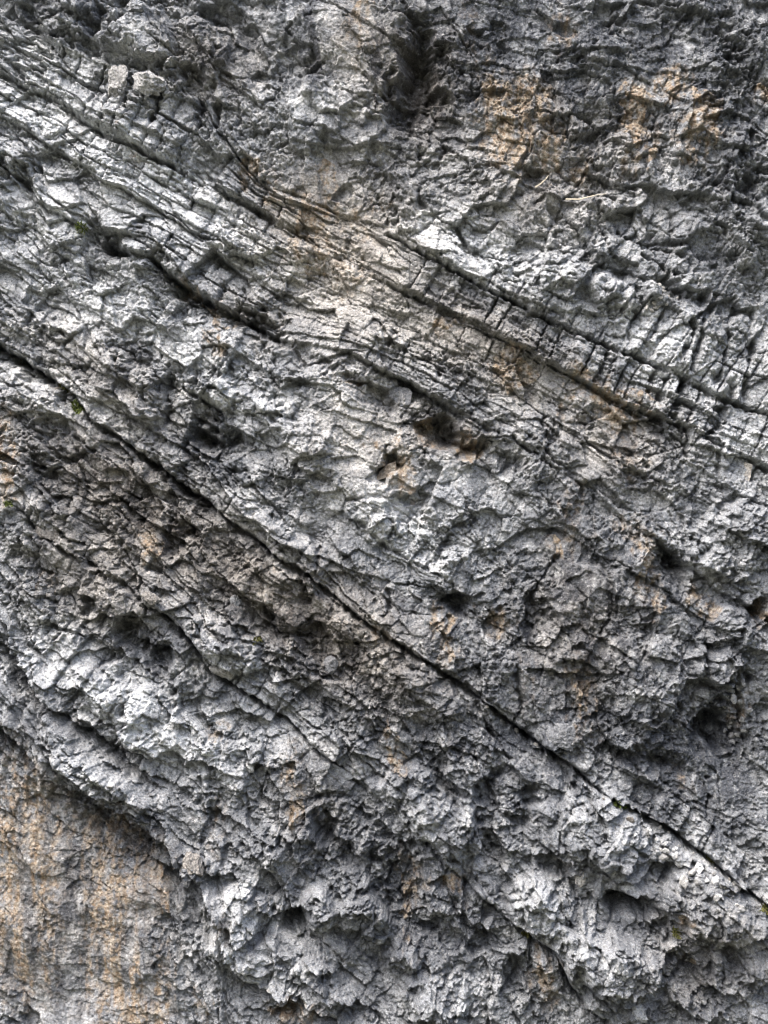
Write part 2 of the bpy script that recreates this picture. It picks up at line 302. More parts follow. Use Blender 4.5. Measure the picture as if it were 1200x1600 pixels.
for (x, y, rx, ry, ang, dep) in HOLLOWS + [b[:5] + (-b[5],) for b in BUMPS]:
    m = 2.2 * max(rx, ry) + 30
    i0, i1 = np.searchsorted(ys, [y - m, y + m]); j0, j1 = np.searchsorted(xs, [x - m, x + m])
    sl = (slice(i0, i1), slice(j0, j1))
    c, s = math.cos(R(ang)), math.sin(R(ang))
    dx = WX[sl] - x; dy = WY[sl] - y
    u = (dx * c + dy * s) / rx; v = (-dx * s + dy * c) / ry
    q = np.sqrt(u * u + v * v)
    dep *= (1.1 if dep >= 60 else .62) if dep > 0 else 1.3
    if dep > 0:
        dep = min(dep, 84)
        prof = smooth(0, .7, 1.2 - q) * (1 - .35 * np.clip(v, -1, 1))
        HB[sl] -= dep * prof
    else:
        prof = np.sqrt(np.clip(1.15 - q * q, 0, 1.15))
        HB[sl] -= dep * np.where(prof > 0, prof, 0) * .8
for it_ in range(30):                        # no wall of a hollow steeper than broken rock stands
    lim = 3.6 * STEP
    if it_ % 3 == 2:
        up_ = HB - lim * 1.41
        HB[:-1, :-1] = np.maximum(HB[:-1, :-1], up_[1:, 1:])
        HB[:-1, 1:] = np.maximum(HB[:-1, 1:], up_[1:, :-1])
    else:
        up_ = HB - lim
        HB[1:] = np.maximum(HB[1:], up_[:-1] - 3.5 * lim); HB[:-1] = np.maximum(HB[:-1], up_[1:])   # upper lips may overhang sharply
        HB[:, 1:] = np.maximum(HB[:, 1:], up_[:, :-1]); HB[:, :-1] = np.maximum(HB[:, :-1], up_[:, 1:])
H += HB

# separate open joints and cracks: polyline, half width, depth
CRACKS = [
    ([(255, 150), (250, 175), (240, 195)], 3.5, 40), ([(312, 160), (310, 190), (308, 210)], 4, 36), ([(340, 165), (335, 195)], 3, 30), ([(205, 120), (203, 155), (200, 175)], 2.5, 22),
    ([(560, 815), (600, 850), (650, 880), (690, 905), (720, 930)], 3, 16), ([(850, 1410), (875, 1380), (890, 1350)], 2, 12), ([(980, 1315), (992, 1328), (1010, 1338)], 2.2, 26),
    ([(1078, 500), (1085, 530), (1070, 560), (1068, 590)], 3, 30), ([(1105, 500), (1088, 550), (1080, 575)], 2.5, 26), ([(1140, 520), (1130, 560), (1118, 600)], 3, 26), ([(1180, 530), (1170, 580), (1165, 625)], 3.5, 30), ([(1120, 480), (1100, 500)], 2.5, 22),
    ([(1030, 490), (1022, 510), (1012, 530)], 2, 18), ([(990, 490), (975, 530)], 1.6, 12), ([(1145, 600), (1128, 650), (1110, 680)], 6, 34), ([(950, 555), (935, 583)], 2.5, 24), ([(965, 560), (952, 580)], 2, 20), ([(1020, 585), (1012, 612)], 2.5, 24), ([(1042, 590), (1030, 628)], 2.5, 26), ([(1068, 598), (1058, 625)], 4, 34),
    ([(855, 650), (848, 695)], 2, 18), ([(870, 660), (850, 720)], 1.5, 10), ([(1078, 660), (1070, 710)], 3, 26), ([(1130, 700), (1122, 740)], 2, 14), ([(1190, 725), (1182, 745)], 4, 26),
    ([(870, 870), (850, 905), (835, 940), (820, 980)], 2, 16), ([(805, 1040), (812, 1090), (806, 1140)], 3, 22), ([(900, 1200), (915, 1208)], 2, 16), ([(1155, 1040), (1150, 1080), (1165, 1130), (1175, 1190)], 3, 24),
    ([(745, 1100), (770, 1150), (800, 1190)], 1.8, 18), ([(640, 1280), (670, 1305), (680, 1320)], 1.8, 14), ([(700, 1340), (730, 1360), (736, 1375)], 1.8, 14), ([(880, 1500), (885, 1545)], 3, 22), ([(826, 1470), (830, 1510), (815, 1560)], 3, 28), ([(893, 1553), (917, 1577), (950, 1598)], 3, 26), ([(920, 1540), (945, 1560), (960, 1580)], 2.4, 20),
    ([(198, 1060), (198, 1090), (190, 1110)], 2, 16), ([(255, 750), (258, 735), (248, 718)], 2.5, 18), ([(93, 827), (133, 853)], 2.6, 24), ([(290, 605), (320, 630), (352, 655)], 2.5, 28), ([(100, 670), (130, 690), (145, 700)], 2, 18), ([(268, 980), (290, 1000)], 3, 20), ([(625, 565), (720, 610)], 1.2, 6),
    ([(600, 350), (592, 300)], 2, 14), ([(500, 320), (580, 350)], 1.5, 8), ([(965, 360), (1010, 385), (1060, 400)], 2.5, 18), ([(1010, 400), (1060, 430)], 2, 18), ([(900, 1240), (880, 1200)], 1.6, 10), ([(1105, 1215), (1115, 1250), (1108, 1275)], 1.8, 16), ([(505, 835), (500, 870), (495, 900)], 2.6, 22), ([(425, 845), (480, 880)], 1.5, 8), ([(600, 965), (610, 940), (605, 925)], 2.6, 20), ([(590, 945), (585, 915), (598, 905)], 2, 14),
    ([(340, 405), (330, 425)], 2.6, 22), ([(352, 440), (345, 470)], 2, 18), ([(385, 450), (375, 465)], 2, 16), ([(700, 545), (690, 575)], 1.6, 12), ([(615, 520), (608, 545)], 1.6, 14), ([(640, 535), (632, 565)], 1.4, 12), ([(690, 590), (684, 575)], 2, 16), ([(720, 640), (745, 660)], 1.6, 12)]
def seg_dist(pts, m):
    x0 = min(p[0] for p in pts) - m; x1 = max(p[0] for p in pts) + m
    y0 = min(p[1] for p in pts) - m; y1 = max(p[1] for p in pts) + m
    i0, i1 = np.searchsorted(ys, [y0, y1]); j0, j1 = np.searchsorted(xs, [x0, x1])
    sl = (slice(i0, i1), slice(j0, j1))
    px = X[sl] + .45 * (WX[sl] - X[sl]); py = Y[sl] + .45 * (WY[sl] - Y[sl])
    d = np.full(px.shape, 1e6, F)
    for (ax, ay), (bx, by) in zip(pts[:-1], pts[1:]):
        vx, vy = bx - ax, by - ay
        t = np.clip(((px - ax) * vx + (py - ay) * vy) / (vx * vx + vy * vy), 0, 1)
        d = np.minimum(d, np.hypot(px - ax - t * vx, py - ay - t * vy))
    return sl, d
for pts, w, dep in CRACKS:
    sl, d = seg_dist(pts, 6 * w + 6)
    H[sl] -= dep * np.exp(-(d / w) ** 2)

# jointed courses: blocks between two planes, cut across by joints; every block is a piece of its own
BLOCK = np.zeros(X.shape, np.int32)         # 0 = body of the bed
block_bed = {}
rb = np.random.RandomState(5)
def course(upper, lower, xa, xb, joints, rows=(), off_top=0.0, off_bot=0.0, thick=None, lean=0.45, lift=7.0, gd=14.0, gw=1.5, below=False):
    """upper/lower: plane names; joints: x on the upper plane; rows: fractions that split the course"""
    global H
    lift *= 1.5; gd *= 1.25
    yu = LY[upper] + off_top
    yl = (LY[lower] + off_bot) if thick is None else yu + thick
    if below is not False:                   # a course of given thickness that lies on top of plane `below`
        yl = LY[below] + off_bot; yu = yl - thick
    f = (Y - FLEX * -1 - yu) / np.maximum(yl - yu, 1)
    rise = Y - yu
    jx = X + lean * rise + .25 * s2[0] + .25 * (NXW - X)
    ok = (f > 0) & (f < 1) & (jx > joints[0]) & (jx < joints[-1]) & (X > xa) & (X < xb) & (BLOCK == 0)
    cell = np.searchsorted(np.array(joints, F), jx) - 1
    row = np.zeros(X.shape, np.int32)
    dist = np.full(X.shape, 1e6, F)
    for r_ in rows:
        rr = f - r_ - .03 * np.sin(cell * 2.1)
        row += (rr > 0)
        dist = np.minimum(dist, np.abs(rr) * (yl - yu) * .84)
    for j in joints:
        dist = np.minimum(dist, np.abs(jx - j) * .9)
    nid = BLOCK.max() + 1
    idx = cell * (len(rows) + 1) + row
    n = (len(joints)) * (len(rows) + 1) + 1
    lv = ((rb.rand(n) - .45) * lift * 2).astype(F)
    tx = ((rb.rand(n) - .5) * .22).astype(F); ty = ((rb.rand(n) - .5) * .26).astype(F)
    cx = np.array([(joints[min(c_, len(joints) - 1)] + joints[min(c_ + 1, len(joints) - 1)]) / 2 for c_ in range(len(joints) + 1)], F)
    ii = np.clip(idx, 0, n - 1)
    add = lv[ii] + tx[ii] * (jx - cx[np.clip(cell, 0, len(joints))]) + ty[ii] * (f - .5) * (yl - yu)
    depth = (.06 + 1.6 * rb.rand(n).astype(F) ** 2.6)[ii] * gd
    H = np.where(ok, H + add - depth * np.exp(-(dist / gw) ** 2), H)
    BLOCK[ok] = nid + idx[ok]
course('a', 'b', 640, 1240, [640, 668, 690, 712, 728, 752, 778, 800, 832, 858, 882, 902, 930, 952, 968, 984, 1002, 1026, 1046, 1070, 1098, 1124, 1150, 1176, 1204, 1236], off_top=4, off_bot=-6, lean=.42, lift=6)
course('top', 'a', 975, 1230, [975, 1012, 1040, 1062, 1088, 1110, 1140, 1168, 1200, 1236], rows=(.5,), thick=96, off_bot=-4, below='a', lean=.5, lift=6)
course('top', 'a', 690, 960, [690, 730, 775, 820, 862, 905, 950, 990], thick=34, off_bot=-3, below='a', lean=.45, lift=4, gd=7)
course('a', 'b', 95, 470, [100, 128, 165, 190, 214, 240, 262, 285, 312, 334, 362, 390, 418, 446, 480], off_top=10, off_bot=-6, lean=.35, lift=7, gd=10, rows=(.42,))
course('b', 'c', -20, 480, [-60, -10, 28, 70, 112, 150, 188, 232, 270, 312, 346, 380, 420, 460, 500, 540], rows=(.36, .68), thick=66, off_top=8, lean=.4, lift=6, gd=7)
course('b', 'c', 640, 1230, [640, 690, 730, 772, 812, 850, 890], thick=40, off_top=8, lean=.4, lift=4, gd=6)
course('b', 'c', 1070, 1230, [1040, 1090, 1120, 1150, 1180, 1202, 1240, 1290], thick=60, rows=(.5,), off_top=6, lean=.45, lift=6, gd=9)
course('b', 'c', 240, 440, [200, 240, 268, 300, 330, 362, 396, 430, 470], thick=58, below='c', off_bot=-3, rows=(.5,), lean=.4, lift=7, gd=9)
course('b', 'c', 530, 740, [500, 545, 588, 626, 655, 690, 720, 752, 790], thick=44, below='c', off_bot=-3, lean=.4, lift=8, gd=9)
course('c', 'd', -20, 110, [-70, -20, 14, 40, 66, 96, 130], thick=38, below='d', off_bot=-3, rows=(.45,), lean=.4, lift=5, gd=8)
course('c', 'd', 110, 560, [60, 120, 165, 205, 232, 262, 298, 330, 372, 410, 450, 486, 520, 560, 610], thick=52, below='d', off_bot=-3, lean=.5, lift=6, gd=8)
course('c', 'd', 880, 1240, [850, 900, 935, 962, 1000, 1040, 1082, 1120, 1165, 1210, 1260], thick=54, below='d', off_bot=-3, lean=.4, lift=7, gd=9)
course('d', 'e', 300, 480, [285, 318, 350, 382, 414, 446, 480, 520], thick=40, below='e', off_bot=-2, lean=.4, lift=6, gd=8)
course('d', 'e', 40, 160, [20, 56, 98, 140, 180], thick=28, below='e', off_bot=-2, lean=.4, lift=5, gd=8)

# texture of the broken surface
rmod = np.clip(.66 + 1.9 * fbm(X / 110, Y / 90, 3, 79, .65), .12, 1.4)
hol = np.clip(-HB / 40, 0, 1)
rmod = np.maximum(rmod, hol)
f0 = facets(AW / 100, SW / 62, 80, 1.1, .06, .03)
fa, va = facets(AW / 44, SW / 29, 81, 1.3, .22, .05, True, .5)
fb, vb = facets(AW / 20, SW / 14, 82, 1.3, .25, .07, True, .3)
fc, vc = facets(NXW / 10, NYW / 9, 83, 1.4, .25, .12, True)
fd = facets(NXW / 5.6, NYW / 5.2, 88, 1.5, .2, .14)
cal = np.where(BLOCK > 0, F(.42), F(1))
H += gen * (17 * f0 * (.5 + .5 * cal) + cal * (14 * fa * (.7 + .5 * m_lam + .3 * m_knob) + 7.4 * fb * (.3 + .7 * rmod)) + (.4 + .6 * cal) * 4.4 * fc * rmod + 2.3 * fd * (.4 + .6 * rmod) + 5 * hol * fb)
lam = facets(AW / 60, SW / 8, 84, .6, .5, .14)
H += 7.0 * m_lam * lam * (.5 + .5 * cal)
# partings along the bedding: long thin steps all over the beds
par, vp = facets(AW / 190, SW / 21, 89, .5, .6, .04, True, 1.1)
big = facets(AW / 330, SW / 56, 90, .5, .3, .02, False, 1.3)
m_bed = patch([(150, 230, 240, 80, 27, .9), (330, 380, 180, 60, 30, .8), (600, 540, 160, 60, 29, .6), (760, 400, 160, 50, 27, .6), (1080, 700, 200, 70, 28, .6), (300, 720, 330, 45, 39, .6), (850, 640, 120, 50, 28, .4), (660, 860, 110, 40, 33, .5), (1080, 1280, 160, 36, 37, .5), (120, 1010, 160, 60, 40, .5), (330, 960, 200, 45, 37, .6), (480, 1110, 200, 45, 39, .6), (180, 1200, 160, 40, 33, .5), (760, 1180, 160, 50, 38, .4), (400, 850, 160, 40, 37, .4), (60, 90, 90, 40, 25, .6)], .9, .16) * (1 - m_wall) * (1 - .85 * m_wash)
H += 13 * big * gen * (.35 + .65 * m_bed) * (1 - .8 * m_flake) * (1 - .4 * m_knob)
H += 8.0 * par * m_bed * (1 - .8 * m_flake) * (1 - .2 * m_knob) * (.6 + .4 * cal)
colm = facets(AW / 12, SW / 46, 85, 1.0, .5, .12)
H += 6.0 * m_col * (1 - .4 * m_lam) * colm
FLX = NXW * .97 + NYW * .22; FLY = NYW * .97 - NXW * .22
fl1, vf = facets(FLX / 20, FLY / 52, 86, 1.5, .3, .07, True)
fl = fl1 + .5 * facets(FLX / 9, FLY / 22, 87, 1.5, .3, .09)
H += 9.0 * m_flake * fl
kn = fbm(NXW / 46, NYW / 38, 3, 91, .55, 'billow')
H += m_knob * (6 * kn + 15 * facets(NXW / 62, NYW / 50, 92, 1.4, .15, .04))
rg = fbm(NXW / 24, NYW / 20, 3, 95, .6, 'ridge')
H += (1.6 + 2.4 * m_knob) * gen * rg * rmod
# solution pits
e, dx, dy, r0, r1, r2 = worley(NXW / 17, NYW / 15, 97)
pit = np.exp(-((dx * dx + dy * dy) / (.03 + .07 * r1))) * (r0 > .66)
H -= (2 + 12 * m_knob) * gen * rmod * pit * (.3 + r2)
# the flaking, water-worn wall at the foot
H += m_wall * (6 * fbm(NXW / 34, NYW / 110, 3, 101) + 1.7 * facets(NXW / 12, NYW / 24, 102, 1.4, .02, .1) + .9 * facets(NXW / 6, NYW / 9, 103, 1.5, .02, .1))
H += (1 - .45 * m_wall) * (.35 + .65 * rmod) * (2.2 * fbm(X / 9, Y / 8, 2, 105, .7) + 1.3 * fbm(X / 4.2, Y / 3.8, 1, 107))
outside = np.maximum(np.maximum(-30 - X, X - 1230), -30 - Y)
H *= 1 - .25 * smooth(0, 200, outside)

# ------------------------------------------------------------------ rock colours as masks, some with shade and lit highlights painted in
stk = fbm(X / 9, Y / 60, 3, 111) ; blot = fbm(X / 38, Y / 38, 4, 112, .6); fineb = fbm(X / 11, Y / 11, 3, 113, .6)
OCHRE = [(785, 195, 26, 55, 0, 1), (805, 235, 24, 40, 0, .8), (765, 150, 16, 40, 0, .7), (835, 150, 18, 40, 0, .6), (850, 220, 26, 40, 0, .5), (1000, 205, 20, 42, 0, .9), (990, 140, 18, 12, 0, .9), (1046, 130, 18, 20, 0, 1), (1075, 200, 14, 50, 0, .8), (1105, 210, 14, 40, 0, .7), (995, 255, 25, 30, 0, .5), (910, 265, 12, 30, 0, .6), (880, 45, 18, 35, 0, .5), (1195, 145, 8, 14, 0, .9), (735, 40, 8, 40, 0, .35), (868, 240, 10, 30, 0, .6),
         (511, 285, 8, 42, 0, 1), (475, 335, 24, 30, 0, .7), (425, 305, 7, 24, 0, .7), (480, 395, 28, 36, 0, .45), (530, 430, 34, 36, 0, .5), (560, 340, 30, 40, 0, .35), (600, 325, 8, 16, 0, .7), (560, 60, 26, 60, 0, .3), (390, 265, 14, 30, 0, .6), (570, 10, 10, 30, 0, .4), (195, 185, 20, 16, 0, .4), (220, 245, 14, 10, 0, .5), (122, 205, 12, 16, 0, .4),
         (341, 515, 12, 32, 0, .9), (300, 455, 26, 10, 35, .6), (800, 575, 20, 28, 0, 1), (695, 505, 20, 14, 0, .6), (668, 672, 18, 16, 0, .9), (730, 698, 16, 20, 0, .9), (636, 722, 8, 24, 0, .9), (634, 765, 8, 10, 0, .7), (585, 695, 12, 9, 30, .9), (550, 600, 14, 10, 0, .5), (610, 735, 22, 16, -30, .7),
         (901, 557, 7, 22, 0, 1), (885, 622, 7, 28, 0, .7), (960, 640, 40, 22, 10, .75), (975, 690, 30, 50, 0, .4), (915, 600, 16, 16, 0, .6), (1003, 615, 8, 9, 0, .9), (945, 620, 18, 18, 0, .6),
         (872, 862, 8, 9, 0, 1), (1010, 900, 13, 55, 0, .8), (1095, 935, 12, 18, 0, .8), (980, 825, 40, 12, 20, .4), (690, 980, 18, 24, 0, .85), (700, 1010, 8, 26, 0, .6), (777, 972, 18, 20, 0, .6), (905, 1080, 24, 60, 0, .35), (915, 1100, 12, 40, 0, .5), (900, 800, 20, 50, 0, .4), (1190, 960, 16, 10, 0, .7), (1165, 1110, 8, 50, 0, .4), (820, 1060, 20, 40, 0, .25),
         (615, 1172, 9, 38, 0, .7), (458, 1210, 8, 44, 0, .9), (467, 1252, 13, 26, 0, .9), (237, 858, 14, 24, 0, .7), (6, 720, 18, 60, 0, .8), (70, 910, 16, 18, 0, .4), (340, 1140, 12, 14, 0, .5), (585, 990, 10, 14, 0, .5), (420, 905, 60, 30, 30, .2), (335, 1285, 12, 34, 0, .5),
         (40, 1380, 60, 150, 0, .75), (190, 1480, 50, 150, 0, .85), (240, 1380, 22, 40, 0, .8), (20, 1280, 40, 70, 0, .5), (220, 1560, 50, 60, 0, .7), (30, 1500, 20, 60, 0, .6), (160, 1300, 24, 40, 0, .4), (312, 1560, 5, 22, 0, .9), (350, 1440, 26, 30, 0, .3), (300, 1340, 20, 20, 0, .3),
         (455, 1582, 30, 18, 0, 1.0), (640, 1400, 10, 66, 0, .6), (690, 1375, 14, 14, 0, .6), (710, 1390, 8, 20, 0, .5), (850, 1530, 12, 36, 0, .8), (1068, 1435, 10, 14, 0, .8), (1074, 1500, 6, 9, 0, 1), (862, 1320, 6, 10, 0, .6), (885, 1360, 14, 20, 0, .4), (1065, 1215, 8, 16, 0, .6), (1120, 1470, 40, 20, 0, .15)]
ochre = patch([(x_, y_, rx_ * (1.35 if rx_ < 15 else 1.1), ry_ * 1.15, a_, w_) for x_, y_, rx_, ry_, a_, w_ in OCHRE], .9)
piece = (.45 * va + .35 * vb + .2 * vc) * (1 - m_flake) + m_flake * (.75 * vf + .25 * vc) - .5
ochre = .9 * smooth(.10, .95, ochre * 1.3 * piece * (ochre > .02) * np.where(m_wall > .5, .4, 1) + ochre * (1 + 1.1 * stk + 1.2 * fineb) + .12 * blot * (ochre > .03))
ochre *= 1 - smooth(.5, 1, patch([(112, 1330, 14, 60, 0, 1), (112, 1420, 22, 60, 0, .9), (110, 1530, 30, 60, 0, .9), (275, 1500, 14, 80, 0, .8)], .8)) * .9
stk2 = fbm(X / 22, Y / 260, 3, 119)
ochre *= 1 - m_wall * np.clip(.12 + 3.4 * stk2, 0, .97)
streaky = patch([(480, 80, 70, 120, 0, .9), (620, 60, 90, 90, 0, .8), (760, 70, 90, 110, 0, .9), (880, 60, 60, 90, 0, .6), (560, 280, 60, 70, 0, .4), (150, 1450, 170, 200, 0, .5), (700, 1000, 60, 60, 0, .5), (900, 950, 120, 140, 0, .4)], .8)
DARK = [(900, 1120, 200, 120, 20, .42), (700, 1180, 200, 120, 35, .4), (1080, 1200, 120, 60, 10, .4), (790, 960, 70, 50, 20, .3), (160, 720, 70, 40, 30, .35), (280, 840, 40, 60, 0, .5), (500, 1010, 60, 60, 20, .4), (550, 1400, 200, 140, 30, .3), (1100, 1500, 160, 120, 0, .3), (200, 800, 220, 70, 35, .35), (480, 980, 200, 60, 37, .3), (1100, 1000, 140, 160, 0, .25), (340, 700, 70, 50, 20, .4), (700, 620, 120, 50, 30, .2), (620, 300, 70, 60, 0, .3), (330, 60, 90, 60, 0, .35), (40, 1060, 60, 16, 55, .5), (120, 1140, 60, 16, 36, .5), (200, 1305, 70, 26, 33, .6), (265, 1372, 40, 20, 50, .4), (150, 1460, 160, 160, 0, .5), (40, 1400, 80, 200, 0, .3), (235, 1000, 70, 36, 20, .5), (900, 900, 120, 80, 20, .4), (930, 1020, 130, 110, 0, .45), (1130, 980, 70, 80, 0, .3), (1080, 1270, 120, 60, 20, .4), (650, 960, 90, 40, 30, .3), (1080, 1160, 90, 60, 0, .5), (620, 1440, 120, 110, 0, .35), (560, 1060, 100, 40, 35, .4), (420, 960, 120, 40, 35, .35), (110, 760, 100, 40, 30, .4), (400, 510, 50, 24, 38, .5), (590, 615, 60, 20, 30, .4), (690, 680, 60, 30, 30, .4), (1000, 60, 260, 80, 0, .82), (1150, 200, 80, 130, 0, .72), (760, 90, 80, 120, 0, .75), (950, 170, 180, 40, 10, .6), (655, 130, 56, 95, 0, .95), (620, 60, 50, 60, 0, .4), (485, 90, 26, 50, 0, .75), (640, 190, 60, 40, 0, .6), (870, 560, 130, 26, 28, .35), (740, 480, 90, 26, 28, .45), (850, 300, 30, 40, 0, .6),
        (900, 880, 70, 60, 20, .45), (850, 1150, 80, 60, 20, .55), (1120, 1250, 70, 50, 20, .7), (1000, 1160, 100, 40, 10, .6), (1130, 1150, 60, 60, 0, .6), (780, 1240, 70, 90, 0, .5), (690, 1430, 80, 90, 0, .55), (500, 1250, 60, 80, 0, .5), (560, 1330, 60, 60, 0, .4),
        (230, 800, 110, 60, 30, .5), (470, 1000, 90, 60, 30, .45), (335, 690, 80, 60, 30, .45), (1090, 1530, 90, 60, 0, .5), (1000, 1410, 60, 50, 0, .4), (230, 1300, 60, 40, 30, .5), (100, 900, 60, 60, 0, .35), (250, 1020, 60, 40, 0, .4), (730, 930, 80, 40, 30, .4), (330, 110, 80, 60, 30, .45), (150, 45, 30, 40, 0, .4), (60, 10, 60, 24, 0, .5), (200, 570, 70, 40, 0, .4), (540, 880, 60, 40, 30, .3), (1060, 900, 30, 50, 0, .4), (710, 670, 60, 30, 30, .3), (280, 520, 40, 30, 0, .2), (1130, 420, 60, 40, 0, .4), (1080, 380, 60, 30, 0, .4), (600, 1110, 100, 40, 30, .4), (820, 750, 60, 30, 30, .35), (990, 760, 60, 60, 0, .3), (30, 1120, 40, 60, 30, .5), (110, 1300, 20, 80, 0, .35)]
dark = patch(DARK, .9)  # dark rock and streaks, plus painted-in shade of hollows and overhang undersides
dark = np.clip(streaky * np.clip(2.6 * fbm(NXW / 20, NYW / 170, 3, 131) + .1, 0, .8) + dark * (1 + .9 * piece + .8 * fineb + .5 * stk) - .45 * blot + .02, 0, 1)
PALE = [(530, 420, 70, 70, 0, .25), (560, 600, 60, 40, 20, .4), (60, 90, 100, 40, 20, .7), (100, 200, 140, 44, 25, 1), (260, 300, 130, 46, 30, 1), (400, 400, 140, 40, 30, .6), (60, 330, 80, 60, 0, .6), (140, 470, 120, 70, 30, .6), (330, 610, 80, 40, 33, .7), (300, 540, 80, 40, 30, .5), (440, 650, 60, 30, 38, .5), (230, 100, 60, 50, 0, .5), (60, 600, 80, 30, 30, .6),
        (690, 370, 90, 40, 20, 1), (800, 400, 100, 40, 20, .6), (1030, 530, 70, 40, 25, .9), (1130, 590, 60, 40, 25, .5), (1030, 600, 50, 20, 25, .5), (1170, 700, 60, 40, 25, .7), (560, 180, 50, 60, 0, .3), (480, 170, 50, 40, 0, .6), (900, 350, 90, 30, 10, .35),
        (560, 700, 60, 80, 0, .5), (650, 850, 100, 30, 30, .8), (600, 800, 60, 40, 30, .6), (700, 740, 50, 20, 20, .3), (420, 820, 80, 24, 38, .5), (180, 660, 80, 18, 40, .5), (600, 520, 70, 40, 20, .3), (520, 460, 60, 60, 0, .1), (760, 820, 50, 50, 0, .3),
        (240, 1140, 130, 46, 30, 1), (60, 1020, 50, 60, 30, .6), (150, 1210, 90, 24, 30, .8), (370, 1030, 70, 30, 35, .6), (200, 1090, 80, 40, 30, .7), (380, 1440, 50, 60, 20, .8), (330, 1480, 40, 40, 0, .6), (430, 1150, 60, 30, 30, .4), (1110, 870, 60, 40, 0, .4), (1020, 1060, 40, 40, 0, .4), (950, 1490, 70, 40, 20, .55), (850, 1410, 70, 40, 20, .55), (1000, 1310, 80, 30, 30, .45), (1100, 1310, 60, 24, 35, .55), (930, 1190, 30, 40, 0, .5), (700, 1280, 70, 40, 20, .5), (720, 1560, 60, 40, 0, .6), (110, 1560, 60, 40, 0, .4), (450, 1530, 60, 30, 20, .5), (930, 1260, 60, 40, 0, .4), (500, 1420, 40, 40, 0, .3)]
pale = patch(PALE, .9)  # pale weathered limestone, with lit highlights bleached into the colour
pale = np.clip(pale * (1 + .7 * fineb) + .5 * blot + .06 + .35 * piece * (1 - dark), 0, 1)
WARM = [(520, 400, 120, 100, 20, .9), (480, 330, 60, 60, 0, .8), (700, 520, 90, 50, 20, .7), (820, 590, 60, 50, 0, .7), (560, 1000, 160, 80, 35, .8), (200, 780, 220, 80, 35, .8), (420, 930, 160, 60, 35, .8), (150, 900, 120, 80, 30, .7), (655, 130, 60, 100, 0, .7), (560, 90, 60, 100, 0, .6), (560, 420, 90, 120, 0, .8), (560, 690, 90, 100, 0, .7), (780, 540, 100, 60, 20, .5), (960, 690, 100, 70, 0, .6), (900, 980, 100, 120, 0, .5), (160, 580, 150, 60, 30, .5), (330, 100, 90, 70, 0, .5), (860, 240, 150, 100, 0, .5), (100, 1420, 160, 180, 0, .4), (480, 1240, 80, 80, 0, .3), (1100, 1480, 90, 90, 0, .4), (700, 680, 80, 40, 20, .6), (850, 330, 100, 50, 0, .4), (400, 500, 60, 30, 30, .5)]
warm = np.clip(patch(WARM, .9) + .25 * blot + .12 * fineb - .03, 0, 1)  # warm rock tint, also paints the brownish shading of the hollows

# ------------------------------------------------------------------ plan -> place
TAN = math.tan(VFOV / 2)
def to_wall(px, py):
    """the point of the upright wall plane (y = 0) under a plan point"""
    u = (px - 600) / 800 * TAN; v = -(py - 800) / 800 * TAN
    c, s = math.cos(PITCH), math.sin(PITCH)
    dx, dy, dz = u, c - v * s, s + v * c
    t = -EYE[1] / dy
    return dx * t, dz * t + EYE[2]
UNIT = 2 * TAN * 26.0 / math.cos(PITCH) / 1600
OUT = np.array([0.0, -1.0, -0.24])            # the beds jut outwards and a little down
wx, wz = to_wall(X.astype(float), Y.astype(float))
Hm = (H * UNIT).astype(float)
P = np.stack([wx, Hm * OUT[1], wz + Hm * OUT[2]], -1)
def surface(px, py, lift=0.0):
    j = int(np.clip(np.searchsorted(xs, px), 0, NX - 1)); i = int(np.clip(np.searchsorted(ys, py), 0, NY - 1))
    h = Hm[i, j] + lift * UNIT
    x_, z_ = to_wall(px, py)
    return Vector((x_, h * OUT[1], z_ + h * OUT[2]))

# ------------------------------------------------------------------ materials
def new_mat(name):
    m = bpy.data.materials.new(name); m.use_nodes = True
    nt = m.node_tree; nt.nodes.clear()
    out = nt.nodes.new('ShaderNodeOutputMaterial'); b = nt.nodes.new('ShaderNodeBsdfPrincipled')
    nt.links.new(b.outputs[0], out.inputs[0])
    b.inputs['Roughness'].default_value = .9
    b.inputs['Specular IOR Level'].default_value = .2
    return m, nt, b
def mixc(nt, fac, a, b_, mode='MIX'):
    n = nt.nodes.new('ShaderNodeMix'); n.data_type = 'RGBA'; n.blend_type = mode
    def put(sock, v):
        if isinstance(v, (tuple, list)): sock.default_value = (*v, 1) if len(v) == 3 else v
        elif isinstance(v, (int, float)): sock.default_value = v
        else: nt.links.new(v, sock)
    put(n.inputs[0], fac); put(n.inputs[6], a); put(n.inputs[7], b_)
    return n.outputs[2]
def noise_ramp(nt, coord, scale, lo, hi, detail=4, rough=.6):
    n = nt.nodes.new('ShaderNodeTexNoise'); n.inputs['Scale'].default_value = scale
    n.inputs['Detail'].default_value = detail; n.inputs['Roughness'].default_value = rough
    nt.links.new(coord, n.inputs['Vector'])
    r = nt.nodes.new('ShaderNodeMapRange'); r.inputs['From Min'].default_value = lo; r.inputs['From Max'].default_value = hi
    nt.links.new(n.outputs[0], r.inputs['Value'])
    return r.outputs[0]
